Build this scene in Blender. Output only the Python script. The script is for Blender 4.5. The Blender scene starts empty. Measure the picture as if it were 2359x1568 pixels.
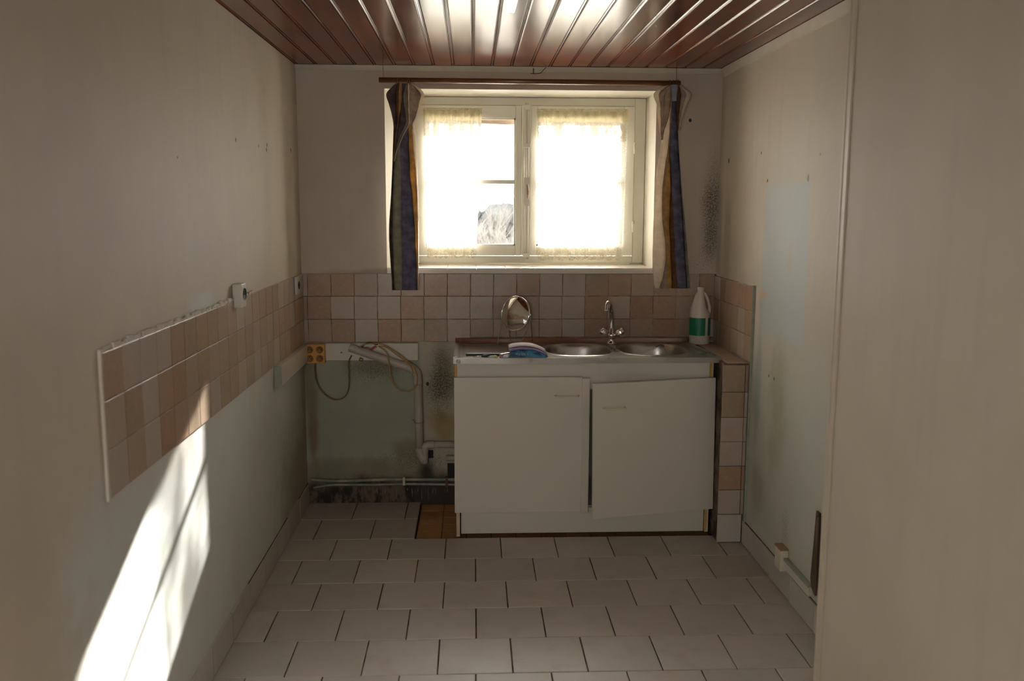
import bpy, bmesh, math, random
from mathutils import Vector, Matrix
random.seed(7)
S = bpy.context.scene
COL = S.collection
# ---------------------------------------------------------------- camera
F_PX, CXW, CYW, CZW = 2106.74, .8526, -4.6095, 1.5218
YAW, PITCH, ROLL = .0435, -.145, .0037
fwd = Vector((math.sin(YAW)*math.cos(PITCH), math.cos(YAW)*math.cos(PITCH), math.sin(PITCH)))
r0 = Vector((math.cos(YAW), -math.sin(YAW), 0)); u0 = r0.cross(fwd)
RGT = r0*math.cos(ROLL)+u0*math.sin(ROLL); UPV = -r0*math.sin(ROLL)+u0*math.cos(ROLL)
CAM = Vector((CXW, CYW, CZW))
cd = bpy.data.cameras.new('camera'); cam = bpy.data.objects.new('camera', cd); COL.objects.link(cam)
cd.sensor_width = 36; cd.lens = F_PX/2359*36; cd.clip_start = .05; cd.dof.use_dof = True; cd.dof.focus_distance = 4.4; cd.dof.aperture_fstop = 3.5
cam.matrix_world = Matrix.Translation(CAM) @ Matrix((RGT, UPV, -fwd)).transposed().to_4x4()
S.camera = cam
# ---------------------------------------------------------------- light and exposure
SKY, SUN, EXPO = 14.0, 48.0, 0.45
W_ = bpy.data.worlds.new('sky'); S.world = W_; W_.use_nodes = True
bg = W_.node_tree.nodes['Background']; bg.inputs[0].default_value = (1, .985, .95, 1); bg.inputs[1].default_value = SKY
sd = Vector((-1, -2.81, -1.29)).normalized()
sl = bpy.data.lights.new('sun', 'SUN'); sl.energy = SUN; sl.angle = .014; sl.color = (1, .95, .87)
so = bpy.data.objects.new('sun', sl); COL.objects.link(so); so.rotation_euler = sd.to_track_quat('-Z', 'Y').to_euler()
def portal(name, loc, rot, sx, sy):
    l = bpy.data.lights.new(name, 'AREA'); l.shape = 'RECTANGLE'; l.size = sx; l.size_y = sy; l.cycles.is_portal = True
    o = bpy.data.objects.new(name, l); COL.objects.link(o); o.location = loc; o.rotation_euler = rot
portal('window_portal', (1.14, .62, 1.6), (-math.pi/2, 0, 0), 1.3, .9)
portal('rear_fill_portal', (.5, -5.72, 1.5), (math.pi/2, 0, 0), .6, .7)  # guides sky light through the added rear opening, as fill
S.view_settings.view_transform = 'Standard'; S.view_settings.look = 'None'
S.view_settings.exposure = EXPO; S.view_settings.gamma = 1; S.view_settings.use_curve_mapping = False
S.cycles.max_bounces = 12; S.cycles.diffuse_bounces = 7; S.cycles.glossy_bounces = 5; S.cycles.transparent_max_bounces = 16
S.cycles.sample_clamp_indirect = 4; S.cycles.caustics_reflective = False; S.cycles.caustics_refractive = False

# ---------------------------------------------------------------- helpers
def at(px, py, ax, val):
    """point of the measured view line through a photo position, on the real plane ax=val"""
    d = fwd + RGT*((px-1179.5)/F_PX) - UPV*((py-784)/F_PX)
    t = (val-CAM[ax])/d[ax]; return CAM + d*t
def tag(o, label=None, cat=None, group=None, kind=None):
    if label: o['label'] = label
    if cat: o['category'] = cat
    if group: o['group'] = group
    if kind: o['kind'] = kind
    return o
def empty(name, loc, label=None, cat=None, group=None, kind=None):
    o = bpy.data.objects.new(name, None); COL.objects.link(o); o.location = loc; o.empty_display_size = .05
    return tag(o, label, cat, group, kind)
class MB:
    def __init__(s): s.v = []; s.f = []; s.m = []; s.sm = []
    def add(s, vs, fs, mi=0, smooth=False):
        b = len(s.v); s.v += [tuple(v) for v in vs]
        for f in fs: s.f.append([b+i for i in f]); s.m.append(mi); s.sm.append(smooth)
        return s
    def box(s, a, b, mi=0, c=0.0):
        (x0, y0, z0), (x1, y1, z1) = [min(p, q) for p, q in zip(a, b)], [max(p, q) for p, q in zip(a, b)]
        if c <= 0:
            vs = [(x, y, z) for x in (x0, x1) for y in (y0, y1) for z in (z0, z1)]
            return s.add(vs, [(0,1,3,2),(4,6,7,5),(0,4,5,1),(2,3,7,6),(0,2,6,4),(1,5,7,3)], mi)
        bm = bmesh.new(); bmesh.ops.create_cube(bm, size=1)
        for v in bm.verts: v.co = ((x0+x1)/2+v.co.x*(x1-x0), (y0+y1)/2+v.co.y*(y1-y0), (z0+z1)/2+v.co.z*(z1-z0))
        bmesh.ops.bevel(bm, geom=bm.edges[:], offset=c, segments=2, affect='EDGES', profile=.6)
        bm.verts.index_update(); vs = [v.co[:] for v in bm.verts]; fs = [[v.index for v in f.verts] for f in bm.faces]; bm.free()
        return s.add(vs, fs, mi)
    def prism(s, poly, lo, hi, axis=2, mi=0, smooth=False):
        n = len(poly)
        def P(p, h): return (p[0], p[1], h) if axis == 2 else ((p[0], h, p[1]) if axis == 1 else (h, p[0], p[1]))
        vs = [P(p, lo) for p in poly]+[P(p, hi) for p in poly]
        s.add(vs, [list(range(n))[::-1], list(range(n, 2*n))], mi)
        return s.add(vs, [(i, (i+1) % n, n+(i+1) % n, n+i) for i in range(n)], mi, smooth)
    def tube(s, pts, r, n=10, mi=0, cap=True, smooth=True):
        pts = [Vector(p) for p in pts]; k = len(pts); rs = r if isinstance(r, (list, tuple)) else [r]*k
        t0 = (pts[1]-pts[0]).normalized(); a = t0.orthogonal().normalized(); vs = []
        for i, p in enumerate(pts):
            t = (pts[min(i+1, k-1)]-pts[max(i-1, 0)]).normalized()
            a = (a-t*a.dot(t)).normalized(); b = t.cross(a)
            for j in range(n):
                w = 2*math.pi*j/n; vs.append(p+(a*math.cos(w)+b*math.sin(w))*rs[i])
        fs = [(i*n+j, i*n+(j+1) % n, (i+1)*n+(j+1) % n, (i+1)*n+j) for i in range(k-1) for j in range(n)]
        s.add(vs, fs, mi, smooth)
        if cap: s.add(vs[:n], [list(range(n))[::-1]], mi); s.add(vs[-n:], [list(range(n))], mi)
        return s
    def lathe(s, prof, M=None, n=24, mi=0, sx=1, sy=1):
        M = M or Matrix.Identity(4); vs = []
        for r, z in prof:
            for j in range(n):
                w = 2*math.pi*j/n; vs.append(M @ Vector((r*math.cos(w)*sx, r*math.sin(w)*sy, z)))
        fs = [(i*n+j, i*n+(j+1) % n, (i+1)*n+(j+1) % n, (i+1)*n+j) for i in range(len(prof)-1) for j in range(n)]
        return s.add(vs, fs, mi, True)
    def sheet(s, rows, mi=0, smooth=True):
        n = len(rows[0]); vs = [p for r in rows for p in r]
        for i in range(len(rows)-1):
            s.add([], [], mi)
        return s.add(vs, [(i*n+j, i*n+j+1, (i+1)*n+j+1, (i+1)*n+j) for i in range(len(rows)-1) for j in range(n-1)], mi, smooth)
    def build(s, name, mats, parent=None, fix=True):
        me = bpy.data.meshes.new(name); org = Vector((0, 0, 0))
        if parent is not None: org = parent.matrix_world.translation if parent.parent is None else parent.parent.location+parent.location
        if parent is not None:
            org = Vector(parent.location) if parent.parent is None else Vector(parent.parent.location)+Vector(parent.location)
        me.from_pydata([tuple(Vector(v)-org) for v in s.v], [], s.f)
        for m in (mats if isinstance(mats, (list, tuple)) else [mats]): me.materials.append(m)
        me.polygons.foreach_set('material_index', s.m); me.polygons.foreach_set('use_smooth', s.sm)
        if fix:
            bm = bmesh.new(); bm.from_mesh(me); bmesh.ops.remove_doubles(bm, verts=bm.verts[:], dist=1e-5)
            bmesh.ops.recalc_face_normals(bm, faces=bm.faces[:]); bm.to_mesh(me); bm.free()
        me.update(); o = bpy.data.objects.new(name, me); COL.objects.link(o)
        if parent is not None: o.parent = parent
        return o
def crom(pts, n=8):
    pts = [Vector(p) for p in pts]; P = [pts[0]*2-pts[1]]+pts+[pts[-1]*2-pts[-2]]; out = []
    for i in range(1, len(P)-2):
        a, b, c, d = P[i-1:i+3]
        for k in range(n):
            t = k/n; out.append(.5*((2*b)+(c-a)*t+(2*a-5*b+4*c-d)*t*t+(3*b-a-3*c+d)*t**3))
    return out+[pts[-1]]

# ---------------------------------------------------------------- materials
class NT:
    def __init__(s, name):
        s.m = bpy.data.materials.new(name); s.m.use_nodes = True; s.t = s.m.node_tree; s.n = s.t.nodes; s.l = s.t.links
        s.b = s.n['Principled BSDF']; s.out = s.n['Material Output']
    def new(s, ty, **kw):
        n = s.n.new(ty)
        for k, v in kw.items(): setattr(n, k, v)
        return n
    def put(s, sock, v):
        if hasattr(v, 'is_linked') or isinstance(v, bpy.types.NodeSocket): s.l.new(v, sock)
        elif isinstance(v, (tuple, list)) and len(sock.default_value) == 4 and len(v) == 3: sock.default_value = (*v, 1)
        else: sock.default_value = v
    def math(s, op, a, b=None, clamp=False):
        n = s.new('ShaderNodeMath', operation=op, use_clamp=clamp); s.put(n.inputs[0], a)
        if b is not None: s.put(n.inputs[1], b)
        return n.outputs[0]
    def noise(s, scale, detail=4, rough=.55, vec=None, stretch=None, dist=0):
        n = s.new('ShaderNodeTexNoise'); n.inputs['Scale'].default_value = scale; n.inputs['Detail'].default_value = detail
        n.inputs['Roughness'].default_value = rough; n.inputs['Distortion'].default_value = dist
        v = vec or s.pos()
        if stretch:
            mp = s.new('ShaderNodeVectorMath', operation='MULTIPLY'); s.l.new(v, mp.inputs[0]); mp.inputs[1].default_value = stretch; v = mp.outputs[0]
        s.l.new(v, n.inputs['Vector']); return n.outputs['Fac']
    def pos(s):
        if not hasattr(s, '_p'): s._p = s.new('ShaderNodeNewGeometry').outputs['Position']
        return s._p
    def objc(s):
        if not hasattr(s, '_o'): s._o = s.new('ShaderNodeTexCoord').outputs['Object']
        return s._o
    def rnd(s):
        if not hasattr(s, '_r'): s._r = s.new('ShaderNodeObjectInfo').outputs['Random']
        return s._r
    def ramp(s, fac, lo, hi, a=0., b=1.):
        n = s.new('ShaderNodeMapRange', interpolation_type='SMOOTHSTEP'); s.put(n.inputs[0], fac)
        n.inputs[1].default_value = lo; n.inputs[2].default_value = hi; n.inputs[3].default_value = a; n.inputs[4].default_value = b
        return n.outputs[0]
    def mix(s, fac, a, b, mode='MIX'):
        n = s.new('ShaderNodeMix', data_type='RGBA', blend_type=mode); s.put(n.inputs[0], fac); s.put(n.inputs[6], a); s.put(n.inputs[7], b)
        return n.outputs[2]
    def cr(s, fac, stops, interp='LINEAR'):
        n = s.new('ShaderNodeValToRGB'); e = n.color_ramp.elements; n.color_ramp.interpolation = interp
        while len(e) < len(stops): e.new(.5)
        for el, (p, c) in zip(e, stops): el.position = p; el.color = (*c, 1)
        s.put(n.inputs[0], fac); return n.outputs[0]
    def blob(s, c, r, nz=None, k=.6, soft=.5):
        """soft patch of paint, damp or dirt: 1 inside the ellipsoid c, r; its border broken up by noise"""
        a = s.new('ShaderNodeVectorMath', operation='SUBTRACT'); s.l.new(s.pos(), a.inputs[0]); a.inputs[1].default_value = c
        b = s.new('ShaderNodeVectorMath', operation='DIVIDE'); s.l.new(a.outputs[0], b.inputs[0]); b.inputs[1].default_value = r
        l = s.new('ShaderNodeVectorMath', operation='LENGTH'); s.l.new(b.outputs[0], l.inputs[0]); v = l.outputs['Value']
        if nz is not None: v = s.math('ADD', v, s.math('MULTIPLY', s.math('SUBTRACT', nz, .5), -2*k))
        return s.ramp(v, 1-soft, 1+soft*.2, 1, 0)
    def rect(s, lo, hi, e=.01, nz=None, k=0.):
        sp = s.new('ShaderNodeSeparateXYZ'); s.l.new(s.pos(), sp.inputs[0]); v = 1.
        for i in range(3):
            if lo[i] is None and hi[i] is None: continue
            x = sp.outputs[i]
            if nz is not None: x = s.math('ADD', x, s.math('MULTIPLY', s.math('SUBTRACT', nz, .5), k))
            if lo[i] is not None: v = s.math('MULTIPLY', v, s.ramp(x, lo[i]-e, lo[i]+e))
            if hi[i] is not None: v = s.math('MULTIPLY', v, s.ramp(x, hi[i]-e, hi[i]+e, 1, 0))
        return v
    def bump(s, h, strength=.2, dist=.01):
        n = s.new('ShaderNodeBump'); n.inputs['Strength'].default_value = strength; n.inputs['Distance'].default_value = dist
        s.put(n.inputs['Height'], h); s.l.new(n.outputs[0], s.b.inputs['Normal']); return n
    def fin(s, col, rough=.5, metal=0., spec=.5, **kw):
        s.put(s.b.inputs['Base Color'], col); s.put(s.b.inputs['Roughness'], rough); s.put(s.b.inputs['Metallic'], metal)
        s.b.inputs['Specular IOR Level'].default_value = spec
        for k, v in kw.items(): s.put(s.b.inputs[k.replace('_', ' ')], v)
        return s.m
def plain(name, c, rough=.5, metal=0., var=.12, scale=18, bump=0., spec=.5, **kw):
    n = NT(name); z = n.noise(scale, 3, .6, n.objc()); col = n.mix(z, tuple(x*(1-var) for x in c), tuple(min(1, x*(1+var)) for x in c))
    if bump: n.bump(z, bump, .005)
    return n.fin(col, rough, metal, spec, **kw)

CREAM = (.60, .535, .445)
def wall_mat(name, masks, base=CREAM):
    n = NT(name); big = n.noise(1.3, 4); mid = n.noise(6, 5, .6); fine = n.noise(45, 4, .65); spk = n.noise(120, 3, .7)
    streak = n.noise(3.2, 5, .6, stretch=(6, 6, .6))
    col = n.mix(n.ramp(big, .35, .7), base, tuple(b*.86 for b in base))
    col = n.mix(n.ramp(mid, .45, .75, 0, .35), col, (base[0]*1.02, base[1]*.93, base[2]*.86))
    col = n.mix(n.ramp(streak, .48, .72, 0, .32), col, (.49, .45, .40))
    ctx = dict(n=n, big=big, mid=mid, fine=fine, spk=spk, streak=streak)
    for f in masks: col = f(col, **ctx)
    col = n.mix(n.ramp(spk, .74, .80, 0, .35), col, (.25, .19, .13))
    h = n.math('ADD', n.math('MULTIPLY', mid, .8), n.math('MULTIPLY', fine, .35)); h = n.math('ADD', h, n.math('MULTIPLY', streak, .4))
    n.bump(h, .16, .010)
    return n.fin(col, .62, spec=.35)
BLUE = (.59, .62, .605); GREEN = (.43, .46, .38)
def paint(lo, hi, c, e=.03, amt=1., k=.12):
    return lambda col, n, big, mid, fine, spk, streak: n.mix(n.math('MULTIPLY', n.rect(lo, hi, e, mid, k), n.ramp(mid, .25, .6, amt*.7, amt)), col, c)
def damp(c, r, colr, amt=.8, k=.8, soft=.8):
    return lambda col, n, big, mid, fine, spk, streak: n.mix(n.math('MULTIPLY', n.blob(c, r, mid, k, soft), amt), col, colr)
def mould(c, r, amt=.9, th=.52, colr=(.06, .05, .035)):
    return lambda col, n, big, mid, fine, spk, streak: n.mix(n.math('MULTIPLY', n.math('MULTIPLY', n.blob(c, r, mid, .5, .9), n.ramp(n.noise(130, 6, .8), th-.04, th+.12)), amt), col, colr)
def spot(c, r, colr=(.04, .03, .025)):
    return lambda col, n, big, mid, fine, spk, streak: n.mix(n.blob(c, (r*.6, r*.6, r*.75), n.noise(160, 2), .35, .3), col, colr)
def P3(v): return (round(v.x, 4), round(v.y, 4), round(v.z, 4))
LW = lambda x, y: P3(at(x, y, 0, 0)); BW = lambda x, y: P3(at(x, y, 1, 0)); RW = lambda x, y: P3(at(x, y, 0, 2.0915))

m_left = wall_mat('plaster_left', [
    paint((None, -2.75, None), (None, None, .86), BLUE, .12, .9, .5),
    paint((None, -.9, None), (None, None, .8), GREEN, .35, .45, .3),
    damp(LW(690, 1100), (.3, .55, .35), (.30, .26, .19), .7),
    damp(LW(700, 900), (.3, .12, .4), (.27, .24, .17), .6),
    damp(LW(470, 700), (.1, .16, .05), BLUE, .8),
    damp(LW(575, 418), (.1, .16, .04), (.60, .50, .36), .6),
    spot(LW(543, 322), .012), spot(LW(596, 336), .010), spot(LW(615, 334), .014), spot(LW(614, 345), .014), spot(LW(670, 346), .016), spot(LW(409, 362), .006),
    mould(LW(640, 1200), (.1, .7, .12), .5, .56, (.2, .2, .12))])
m_back = wall_mat('plaster_back', [
    paint((None, .004, None), (None, None, None), (.74, .70, .61), .003, .97, 0),
    paint((None, None, None), (.58, None, .85), (.33, .36, .275), .015, .95, .03),
    paint((.58, None, None), (1.0, None, .85), (.50, .46, .36), .015, .9, .03),
    damp(BW(722, 1000), (.035, .3, .24), (.20, .12, .06), .75), damp(BW(850, 1080), (.5, .3, .09), (.22, .18, .11), .6), damp(BW(712, 880), (.05, .3, .25), (.22, .16, .09), .7),
    damp(BW(1025, 980), (.1, .3, .12), (.34, .25, .08), .8), damp(BW(935, 1040), (.10, .3, .09), (.27, .20, .13), .6),
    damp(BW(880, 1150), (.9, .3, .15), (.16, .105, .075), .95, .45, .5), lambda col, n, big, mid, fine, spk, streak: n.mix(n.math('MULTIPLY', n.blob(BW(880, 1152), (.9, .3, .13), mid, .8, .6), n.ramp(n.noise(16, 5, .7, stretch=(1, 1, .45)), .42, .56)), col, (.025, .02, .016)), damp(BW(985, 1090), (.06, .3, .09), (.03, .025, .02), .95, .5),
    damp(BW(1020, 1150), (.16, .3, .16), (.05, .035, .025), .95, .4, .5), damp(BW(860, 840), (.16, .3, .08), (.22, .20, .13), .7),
    mould(BW(855, 850), (.18, .3, .10), .8, .5), damp(BW(1020, 860), (.08, .3, .22), (.26, .23, .13), .7), mould(BW(1015, 880), (.1, .3, .22), .95, .44), damp(BW(1640, 500), (.05, .3, .28), (.38, .33, .25), .6), mould(BW(1640, 490), (.07, .3, .32), .95, .46),
    mould(BW(1610, 610), (.14, .3, .09), .7, .52, (.15, .1, .06)),
    mould(BW(950, 1060), (.3, .3, .10), .8, .5, (.09, .06, .03)), mould(BW(1240, 158), (.5, .3, .02), .6, .5, (.12, .10, .08)),
    damp(BW(870, 628), (.3, .3, .03), (.30, .24, .17), .6), spot(BW(1590, 277), .014), spot(BW(985, 884), .015)])
m_right = wall_mat('plaster_right', [
    paint((None, None, None), (None, None, .95), (.50, .53, .48), .25, .75, .4),
    paint((None, -1.262, 1.0), (None, -.748, 1.615), (.48, .525, .515), .008, .95, .01),
    damp(RW(1790, 960), (.3, .13, .35), (.36, .35, .24), .7), damp(RW(1745, 1130), (.3, .12, .15), (.33, .31, .20), .6),
    damp(RW(1758, 677), (.3, .08, .02), (.62, .45, .32), .9), damp(RW(1745, 900), (.3, .05, .4), (.34, .38, .35), .7),
    damp(RW(1820, 600), (.3, .04, .09), (.56, .46, .36), .5), damp(RW(1700, 500), (.3, .4, .5), (.42, .35, .27), .35),
    mould(RW(1808, 1230), (.2, .05, .12), .8, .5, (.12, .1, .06)), mould(RW(1820, 1080), (.2, .2, .35), .5, .58, (.2, .18, .13)),
    spot(RW(1862, 410), .022, (.09, .05, .03)), spot(RW(1768, 416), .012), spot(RW(1754, 352), .010), spot(RW(1679, 370), .018),
    spot(RW(1771, 865), .010), spot(RW(1783, 872), .010), spot(RW(1890, 355), .006)])
m_part = wall_mat('plaster_partition', [])
m_out = plain('exterior_render', (.55, .5, .44), .9, bump=.3)

def tile_mat(name, stops, gl=.28, spotc=(.45, .27, .17), pooled=.5):
    n = NT(name); rn = n.rnd(); col = n.cr(rn, stops, 'CONSTANT')
    off = n.new('ShaderNodeVectorMath', operation='ADD'); cmb = n.new('ShaderNodeCombineXYZ')
    n.put(cmb.inputs[0], n.math('MULTIPLY', rn, 3.7)); n.put(cmb.inputs[1], n.math('MULTIPLY', rn, 9.1)); n.l.new(n.objc(), off.inputs[0]); n.l.new(cmb.outputs[0], off.inputs[1])
    z = n.noise(9, 3, .5, off.outputs[0]); z2 = n.noise(60, 4, .6, off.outputs[0])
    col = n.mix(n.ramp(z, .5, .78, 0, pooled), col, spotc)
    col = n.mix(n.ramp(z2, .45, .8, 0, .25), col, (.60, .52, .44))
    n.bump(z, .12, .012)
    return n.fin(col, gl, spec=.5)
m_tile = tile_mat('glazed_wall_tile', [(0, (.40, .305, .225)), (.15, (.35, .26, .18)), (.3, (.43, .34, .27)), (.42, (.40, .275, .195)), (.52, (.45, .38, .315)), (.63, (.38, .26, .17)), (.74, (.46, .395, .34)), (.86, (.37, .235, .15)), (.94, (.37, .285, .20))])
m_floor = tile_mat('floor_tile_glaze', [(0, (.50, .465, .42)), (.3, (.46, .43, .385)), (.6, (.52, .48, .43)), (.85, (.45, .41, .365))], .38, (.36, .31, .26), .5)
m_skirt = tile_mat('skirting_tile_glaze', [(0, (.50, .465, .42)), (.5, (.46, .43, .39))], .4, (.38, .34, .29), .4)
m_orange = tile_mat('old_orange_tile', [(0, (.42, .22, .07)), (.4, (.36, .17, .06)), (.7, (.45, .25, .09))], .5, (.25, .10, .04), .6)
def grout_mat(name, a, b):
    n = NT(name); z = n.noise(14, 4); n.bump(n.noise(90, 3), .3, .004); return n.fin(n.mix(n.ramp(z, .4, .62), a, b), .9, spec=.2)
m_grout = grout_mat('tile_grout', (.16, .10, .065), (.42, .34, .27)); m_fgrout = grout_mat('floor_grout', (.06, .045, .035), (.16, .12, .09))
m_paint = plain('old_white_paint', (.66, .63, .55), .42, var=.08, scale=9, bump=.15)
def dirty_paint():
    n = NT('window_paint'); z = n.noise(30, 4, .65); z2 = n.noise(5, 4); col = n.mix(z2, (.70, .67, .57), (.78, .75, .66))
    col = n.mix(n.ramp(z, .66, .74, 0, .6), col, (.40, .33, .22)); n.bump(z, .2, .004); return n.fin(col, .4)
m_win = dirty_paint()
def wood(name, a, b, c, stretch, rough, coat=0., scale=3., bumpd=.004, sp=.5):
    n = NT(name); rn = n.rnd(); off = n.new('ShaderNodeVectorMath', operation='ADD'); cmb = n.new('ShaderNodeCombineXYZ')
    n.put(cmb.inputs[0], n.math('MULTIPLY', rn, 13.)); n.put(cmb.inputs[1], n.math('MULTIPLY', rn, 7.)); n.l.new(n.pos(), off.inputs[0]); n.l.new(cmb.outputs[0], off.inputs[1])
    g = n.noise(scale, 5, .55, off.outputs[0], stretch, .1); bl = n.noise(2.2, 3, .5, off.outputs[0])
    col = n.mix(n.ramp(g, .3, .7), a, b); col = n.mix(n.ramp(bl, .4, .7), col, c)
    n.bump(g, .0 if name.startswith('varn') else .12, bumpd); rz = n.ramp(n.noise(3, 1, .5, off.outputs[0]), .2, .8, rough*.9, rough*1.15)
    return n.fin(col, rz, spec=sp, Coat_Weight=coat, Coat_Roughness=.22)
m_board = wood('varnished_ceiling_board', (.10, .026, .012), (.17, .045, .018), (.06, .02, .013), (12, .35, 12), .20, .0, sp=.15)
m_rod = wood('brown_rod_wood', (.16, .065, .02), (.23, .10, .035), (.12, .05, .02), (.7, 9, 9), .3, .5, 6)
m_lintel = wood('weathered_lintel_wood', (.26, .19, .15), (.36, .28, .23), (.18, .13, .10), (1, 8, 8), .8, 0, 8, .02)
m_rot = wood('rotten_dark_wood', (.10, .06, .035), (.17, .10, .06), (.05, .035, .025), (9, 9, 1), .8, 0, 6, .02)
def lam():
    n = NT('white_laminate'); z = n.noise(2.5, 3, .5); z2 = n.noise(26, 4, .7)
    col = n.mix(z, (.64, .60, .52), (.69, .65, .575)); col = n.mix(n.ramp(z2, .70, .76, 0, .5), col, (.42, .33, .22)); return n.fin(col, .33)
m_lam = lam()
m_chip = plain('raw_chipboard_edge', (.62, .36, .10), .8, var=.3, scale=120)
m_steel_n = NT('brushed_steel')
def steel():
    n = m_steel_n; g = n.noise(20, 5, .6, stretch=(1, 14, 14)); b = n.noise(4, 4); col = n.mix(b, (.40, .38, .35), (.55, .53, .50))
    return n.fin(col, n.ramp(b, .3, .7, .24, .36), 1.)
m_steel = steel()
m_chrome = plain('chrome', (.80, .79, .77), .07, 1., var=.02)
m_dullm = plain('dull_metal', (.35, .32, .28), .4, 1.)
m_iron = plain('rusty_iron', (.16, .08, .05), .8, var=.5, scale=60)
m_bolt = plain('painted_bolt', (.72, .69, .60), .35, var=.06)
m_brown = plain('worn_brown_handle', (.30, .19, .12), .5)
m_plast = plain('white_plastic', (.64, .61, .53), .35, var=.06)
m_pipe = plain('dirty_white_pvc', (.47, .42, .37), .45, var=.25, scale=22, bump=.1)
m_cream = plain('cream_plastic', (.66, .60, .46), .35)
m_orangep = plain('amber_plastic', (.60, .30, .06), .38, var=.12)
m_ambd = plain('amber_dark_recess', (.30, .14, .03), .45)
m_hole = plain('black_hole', (.012, .011, .010), .7)
m_cable = plain('yellowed_cable', (.42, .26, .09), .5, var=.3, scale=40)
m_cabled = plain('brown_cable', (.22, .12, .06), .5, var=.4, scale=30)
m_brass = plain('brass', (.58, .40, .16), .35, .8)
m_red = plain('red_copper_paint', (.45, .14, .08), .5)
m_green = plain('green_chipped_paint', (.30, .33, .26), .55, var=.3, scale=30)
def pipe_paint():
    n = NT('chipped_pipe_paint'); z = n.noise(7, 3); return n.fin(n.mix(n.ramp(z, .45, .55), (.40, .37, .28), (.22, .27, .21)), .5)
m_cpipe = pipe_paint()
m_bottle = plain('bottle_plastic', (.72, .66, .57), .38, var=.04)
m_label = plain('green_label', (.012, .20, .10), .35, var=.2)
m_labw = plain('label_pale_print', (.45, .60, .48), .4)
m_black = plain('black_plastic', (.018, .017, .018), .3)
m_paper = plain('white_paper', (.80, .78, .82), .7, var=.03)
m_purple = plain('purple_edge', (.30, .24, .42), .6)
def cover():
    n = NT('blue_cover'); z = n.noise(30, 3, .5, n.objc(), (1, 1, 2)); return n.fin(n.mix(n.ramp(z, .35, .65), (.02, .05, .12), (.05, .28, .44)), .25)
m_cover = cover()
m_ltgr = plain('pale_green_plastic', (.55, .68, .52), .4); m_yel = plain('yellow_green_plastic', (.62, .62, .22), .4); m_peg = plain('red_brown_plastic', (.42, .17, .13), .5)
m_ground = plain('pale_dry_ground', (.62, .58, .50), .95, var=.2, scale=1)
m_twig = plain('grey_bark', (.07, .065, .06), .95, var=.2, spec=0.)
m_tube = plain('opal_lamp_tube', (.86, .85, .82), .25, var=.01, Emission_Color=(1, .97, .92, 1), Emission_Strength=1.1)

def cloth(name, c, var=.2, trans=.35):
    n = NT(name); z = n.noise(26, 4, .6, n.objc()); w = n.noise(500, 2, .5, n.objc())
    col = n.mix(n.ramp(z, .35, .7), tuple(x*(1-var) for x in c), tuple(min(1, x*(1+var)) for x in c)); n.bump(w, .3, .002)
    n.fin(col, .9, spec=.1)
    t = n.new('ShaderNodeBsdfTranslucent'); n.put(t.inputs[0], col); mx = n.new('ShaderNodeMixShader'); mx.inputs[0].default_value = trans
    n.l.new(n.b.outputs[0], mx.inputs[1]); n.l.new(t.outputs[0], mx.inputs[2]); n.l.new(mx.outputs[0], n.out.inputs[0]); return n.m
c_cream = cloth('cream_cloth', (.76, .68, .58), .10, .45); c_blue = cloth('blue_cloth', (.145, .145, .215), .3, .12); c_ochre = cloth('ochre_cloth', (.52, .34, .14), .2, .28)
c_sage = cloth('sage_cloth', (.27, .26, .20), .2, .15); c_mauve = cloth('dark_mauve_cloth', (.12, .085, .085), .3, .08); c_tan = cloth('tan_cloth', (.46, .37, .29), .2, .25); c_brn = cloth('brown_cloth', (.17, .09, .04), .3, .2)
c_sky = cloth('light_blue_cloth', (.33, .34, .45), .1, .15); CL = [c_cream, c_blue, c_ochre, c_sage, c_mauve, c_tan, c_brn, c_sky]
def lace(name, c, open_, scale=140, pat=1.):
    n = NT(name); n.fin(c, .9, spec=.1)
    t = n.new('ShaderNodeBsdfTranslucent'); n.put(t.inputs[0], c); mx = n.new('ShaderNodeMixShader'); mx.inputs[0].default_value = .5
    n.l.new(n.b.outputs[0], mx.inputs[1]); n.l.new(t.outputs[0], mx.inputs[2])
    tr = n.new('ShaderNodeBsdfTransparent'); m2 = n.new('ShaderNodeMixShader')
    v = n.new('ShaderNodeTexVoronoi', feature='DISTANCE_TO_EDGE'); v.inputs['Scale'].default_value = scale; n.l.new(n.pos(), v.inputs['Vector'])
    f = n.math('MULTIPLY', n.ramp(v.outputs['Distance'], .02, .12), pat); big = n.noise(11, 3, .5, stretch=(2.2, 1, .35))
    f = n.math('MULTIPLY', f, n.ramp(big, .40, .62, open_*.25, open_)); n.put(m2.inputs[0], f)
    n.l.new(mx.outputs[0], m2.inputs[1]); n.l.new(tr.outputs[0], m2.inputs[2]); n.l.new(m2.outputs[0], n.out.inputs[0]); return n.m
l_body = lace('fine_net', (.88, .86, .80), .60); l_head = lace('yellowed_net_header', (.70, .63, .44), .25, 90); l_trim = lace('lace_trim', (.82, .78, .68), .55, 60)
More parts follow.
